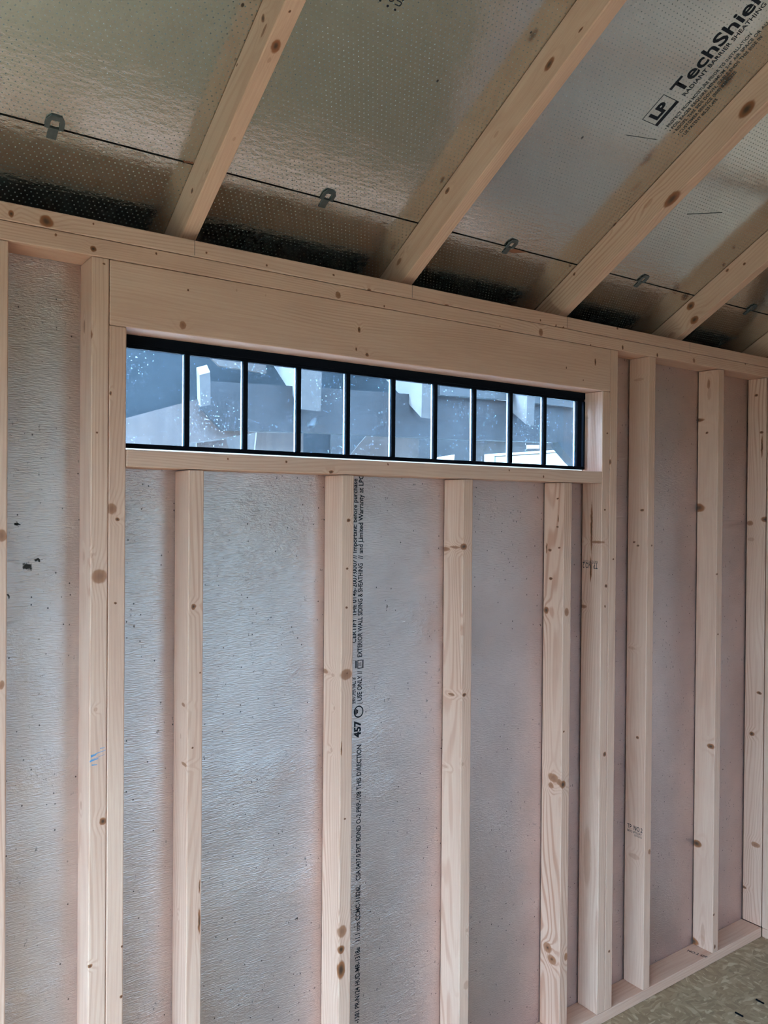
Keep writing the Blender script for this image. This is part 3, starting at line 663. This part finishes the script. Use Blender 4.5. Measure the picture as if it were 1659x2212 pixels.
# ------------------------------------------------------------------ outside: the neighbouring shed seen through the window
EN = Vector((0.974, -0.225, 0)).normalized(); FN = Vector((EN.y, -EN.x, 0))   # along its eave; facing this shed
PN = Vector((0, 2.0, 0))
def npt(px, d): return on_plane(px[0], px[1], PN - FN*d, FN)
def weathered(name, c, rough=0.8):
    N = NT(name); tc = N.n('ShaderNodeTexCoord').outputs['Object']
    a = N.noise(N.vmath('MULTIPLY', tc, (26, 2.2, 26)), 1.0, 4, 0.6); b = N.noise(tc, 5, 4, 0.6)
    f = N.math('ADD', N.math('MULTIPLY', a, 0.6), N.math('MULTIPLY', b, 0.4))
    N.l(N.ramp(f, [(0.32, tuple(x*0.62 for x in c)), (0.62, c)]), N.bsdf.inputs['Base Color']); N.bsdf.inputs['Roughness'].default_value = rough
    return N.mat
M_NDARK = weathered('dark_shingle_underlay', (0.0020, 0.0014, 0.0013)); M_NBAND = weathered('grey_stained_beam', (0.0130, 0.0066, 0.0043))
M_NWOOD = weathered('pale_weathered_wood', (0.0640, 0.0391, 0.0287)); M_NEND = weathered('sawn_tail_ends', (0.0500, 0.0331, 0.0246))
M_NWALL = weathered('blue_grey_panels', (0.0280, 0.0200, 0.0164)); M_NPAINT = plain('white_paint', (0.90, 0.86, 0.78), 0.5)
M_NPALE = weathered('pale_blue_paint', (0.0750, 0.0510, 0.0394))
def ext(name, pxs, d, th, mat, parent):
    """outline standing in a plane parallel to the neighbour's eave, d behind its rafter ends, th thick"""
    org = npt(pxs[0], d); mw = frame(org, EN, (0, 0, 1)); inv = mw.inverted()      # local z = EN x Z = towards us or away
    sgn = 1 if (EN.cross(Vector((0, 0, 1)))).dot(FN) < 0 else -1
    pts = [inv @ npt(p, d) for p in pxs]
    for p, q in zip(pts, pxs):
        if q[1] >= 1080 and not name.startswith('corner'): p.y = -0.268 - org.z      # stands on the pavement
    bm = bmesh.new()
    lo = [bm.verts.new((p.x, p.y, 0)) for p in pts]; hi = [bm.verts.new((p.x, p.y, sgn*th)) for p in pts]
    n = len(pts); bm.faces.new(lo); bm.faces.new(hi[::-1])
    for k in range(n): bm.faces.new((lo[k], lo[(k+1) % n], hi[(k+1) % n], hi[k]))
    return link(name, finish(bm, name), mat, parent, mw)
shed = bpy.data.objects.new('neighbouring_shed', None); COL.objects.link(shed)
tag(shed, 'weathered shed outside the window with pale rafter ends under a dark eave', 'shed')
ext('eave_beam', [(433, 879), (479, 929), (600, 931.6), (960, 948), (1237, 957), (1330, 961), (1330, 892), (1096, 866), (700, 838), (433, 822)], 0.16, 0.05, M_NBAND, shed)
ext('roof_underside', [(150, 1000), (150, 690), (1400, 740), (1400, 930), (560, 925), (433, 930)], 0.75, 0.03, M_NDARK, shed)
ext('gable_board', [(150, 935), (276, 902), (431, 861), (431, 870), (433, 879), (479, 929), (553, 934), (480, 947), (420, 955), (395, 960), (150, 985)], 0.20, 0.04, M_NWOOD, shed)
ext('trim_board', [(425, 957), (488, 949), (500, 985), (425, 985)], 0.28, 0.03, M_NWOOD, shed)
ext('trim_board', [(555, 934), (655, 936), (655, 995), (549, 990)], 0.30, 0.03, M_NPALE, shed)
ext('fascia_strip', [(950, 822), (1020, 832), (1096, 843), (1245, 862), (1245, 881), (1096, 863), (1020, 858), (950, 853)], 0.13, 0.025, M_NWALL, shed)
ext('corner_brace', [(1205, 955), (1212, 966), (1239, 998), (1330, 1080), (1330, 958)], 0.14, 0.09, M_NDARK, shed)
tdir = (-FN*math.cos(0.5) + Vector((0, 0, 1))*math.sin(0.5))
for e in ([(431, 810), (454, 804), (455, 874), (433, 879)], [(651, 740), (697, 745), (693, 889), (651, 884)], [(913, 780), (937, 784), (933, 905), (910, 902)], [(1140, 815), (1158, 817), (1153, 920), (1137, 917)]):
    pts = [npt(p, 0.0) for p in e]; base = pts[0]
    bm = bmesh.new(); ln = 0.10 if e[0][0] == 431 else 0.85
    lo = [bm.verts.new(p - base) for p in pts]; hi = [bm.verts.new(p - base + tdir*ln) for p in pts]
    bm.faces.new(lo); bm.faces.new(hi[::-1])
    for k in range(4): bm.faces.new((lo[k], lo[(k+1) % 4], hi[(k+1) % 4], hi[k]))
    link('rafter_tail', finish(bm, 'rafter_tail'), M_NEND, shed, Matrix.Translation(base))
ext('soffit_board', [(451, 740), (451, 769), (474, 790), (522, 798), (575, 806), (575, 740)], 0.5, 0.03, M_NWOOD, shed)
ext('back_wall', [(100, 905), (655, 915), (1024, 930), (1024, 1250), (100, 1250)], 0.70, 0.03, M_NPALE, shed)
ext('wall_panel', [(715, 915), (1024, 930), (1024, 1100), (715, 1100)], 0.60, 0.03, M_NWALL, shed)
ext('wall_panel', [(655, 915), (714, 917), (714, 1100), (655, 1100)], 0.62, 0.03, M_NDARK, shed)
ext('leaning_sheet', [(752, 990), (775, 960), (792, 941), (905, 947), (905, 1000), (752, 1000)], 0.36, 0.012, M_NPALE, shed)
house = bpy.data.objects.new('white_storage_building', None); COL.objects.link(house)
tag(house, 'pale blue building with a white door panel, low right through the window', 'building')
ext('wall', [(1027, 900), (1420, 900), (1420, 1120), (1027, 1120)], 0.95, 0.06, M_NPALE, house)
ext('door_frame', [(1053, 981), (1215, 971), (1400, 961), (1400, 966.5), (1215, 976), (1068, 985), (1068, 1100), (1053, 1100)], 0.90, 0.045, M_NPAINT, house)
ext('door', [(1071, 987), (1215, 978), (1400, 968), (1400, 1100), (1071, 1100)], 0.925, 0.022, M_NPAINT, house)
sg = ext('sign_plate', [(1138, 961), (1165, 961), (1165, 969), (1138, 969)], 0.94, 0.008, M_NPAINT, house)
ext('white_sheet', [(942, 988), (982, 982), (979, 1010), (942, 1010)], 0.5, 0.01, M_NPAINT, shed)

# ------------------------------------------------------------------ small marks on the roof foil
def sliver(name, pts, mat, parent, lift):
    me = bpy.data.meshes.new(name); inv = MR.inverted()
    vs = [inv @ (on_roof(*p) - NR*lift) for p in pts]
    bm = bmesh.new(); f = bm.faces.new([bm.verts.new(v) for v in vs])
    r = bmesh.ops.extrude_face_region(bm, geom=[f]); bmesh.ops.translate(bm, verts=[e for e in r['geom'] if isinstance(e, bmesh.types.BMVert)], vec=(0, 0, -lift*0.8))
    return link(name, finish(bm, name), mat, parent)
M_TEAR = plain('torn_strand_edge', (0.24, 0.075, 0.035), 0.9)
sliver('torn_edge', [(1094, 541), (1112, 537.5), (1138, 544.5), (1108, 547)], M_TEAR, P_EAVE, 0.0006)
sliver('torn_edge', [(395, 346), (417, 350), (418, 354), (398, 350.5)], M_TEAR, P_UP, 0.0006)
sliver('pencil_line', [(1484, 462), (1560, 458.5), (1560, 459.6), (1484, 463.2)], M_INK2, P_UP, 0.0005)
sliver('pencil_line', [(1352, 291), (1418, 301), (1418, 302), (1352, 292)], M_INK2, P_UP, 0.0005)
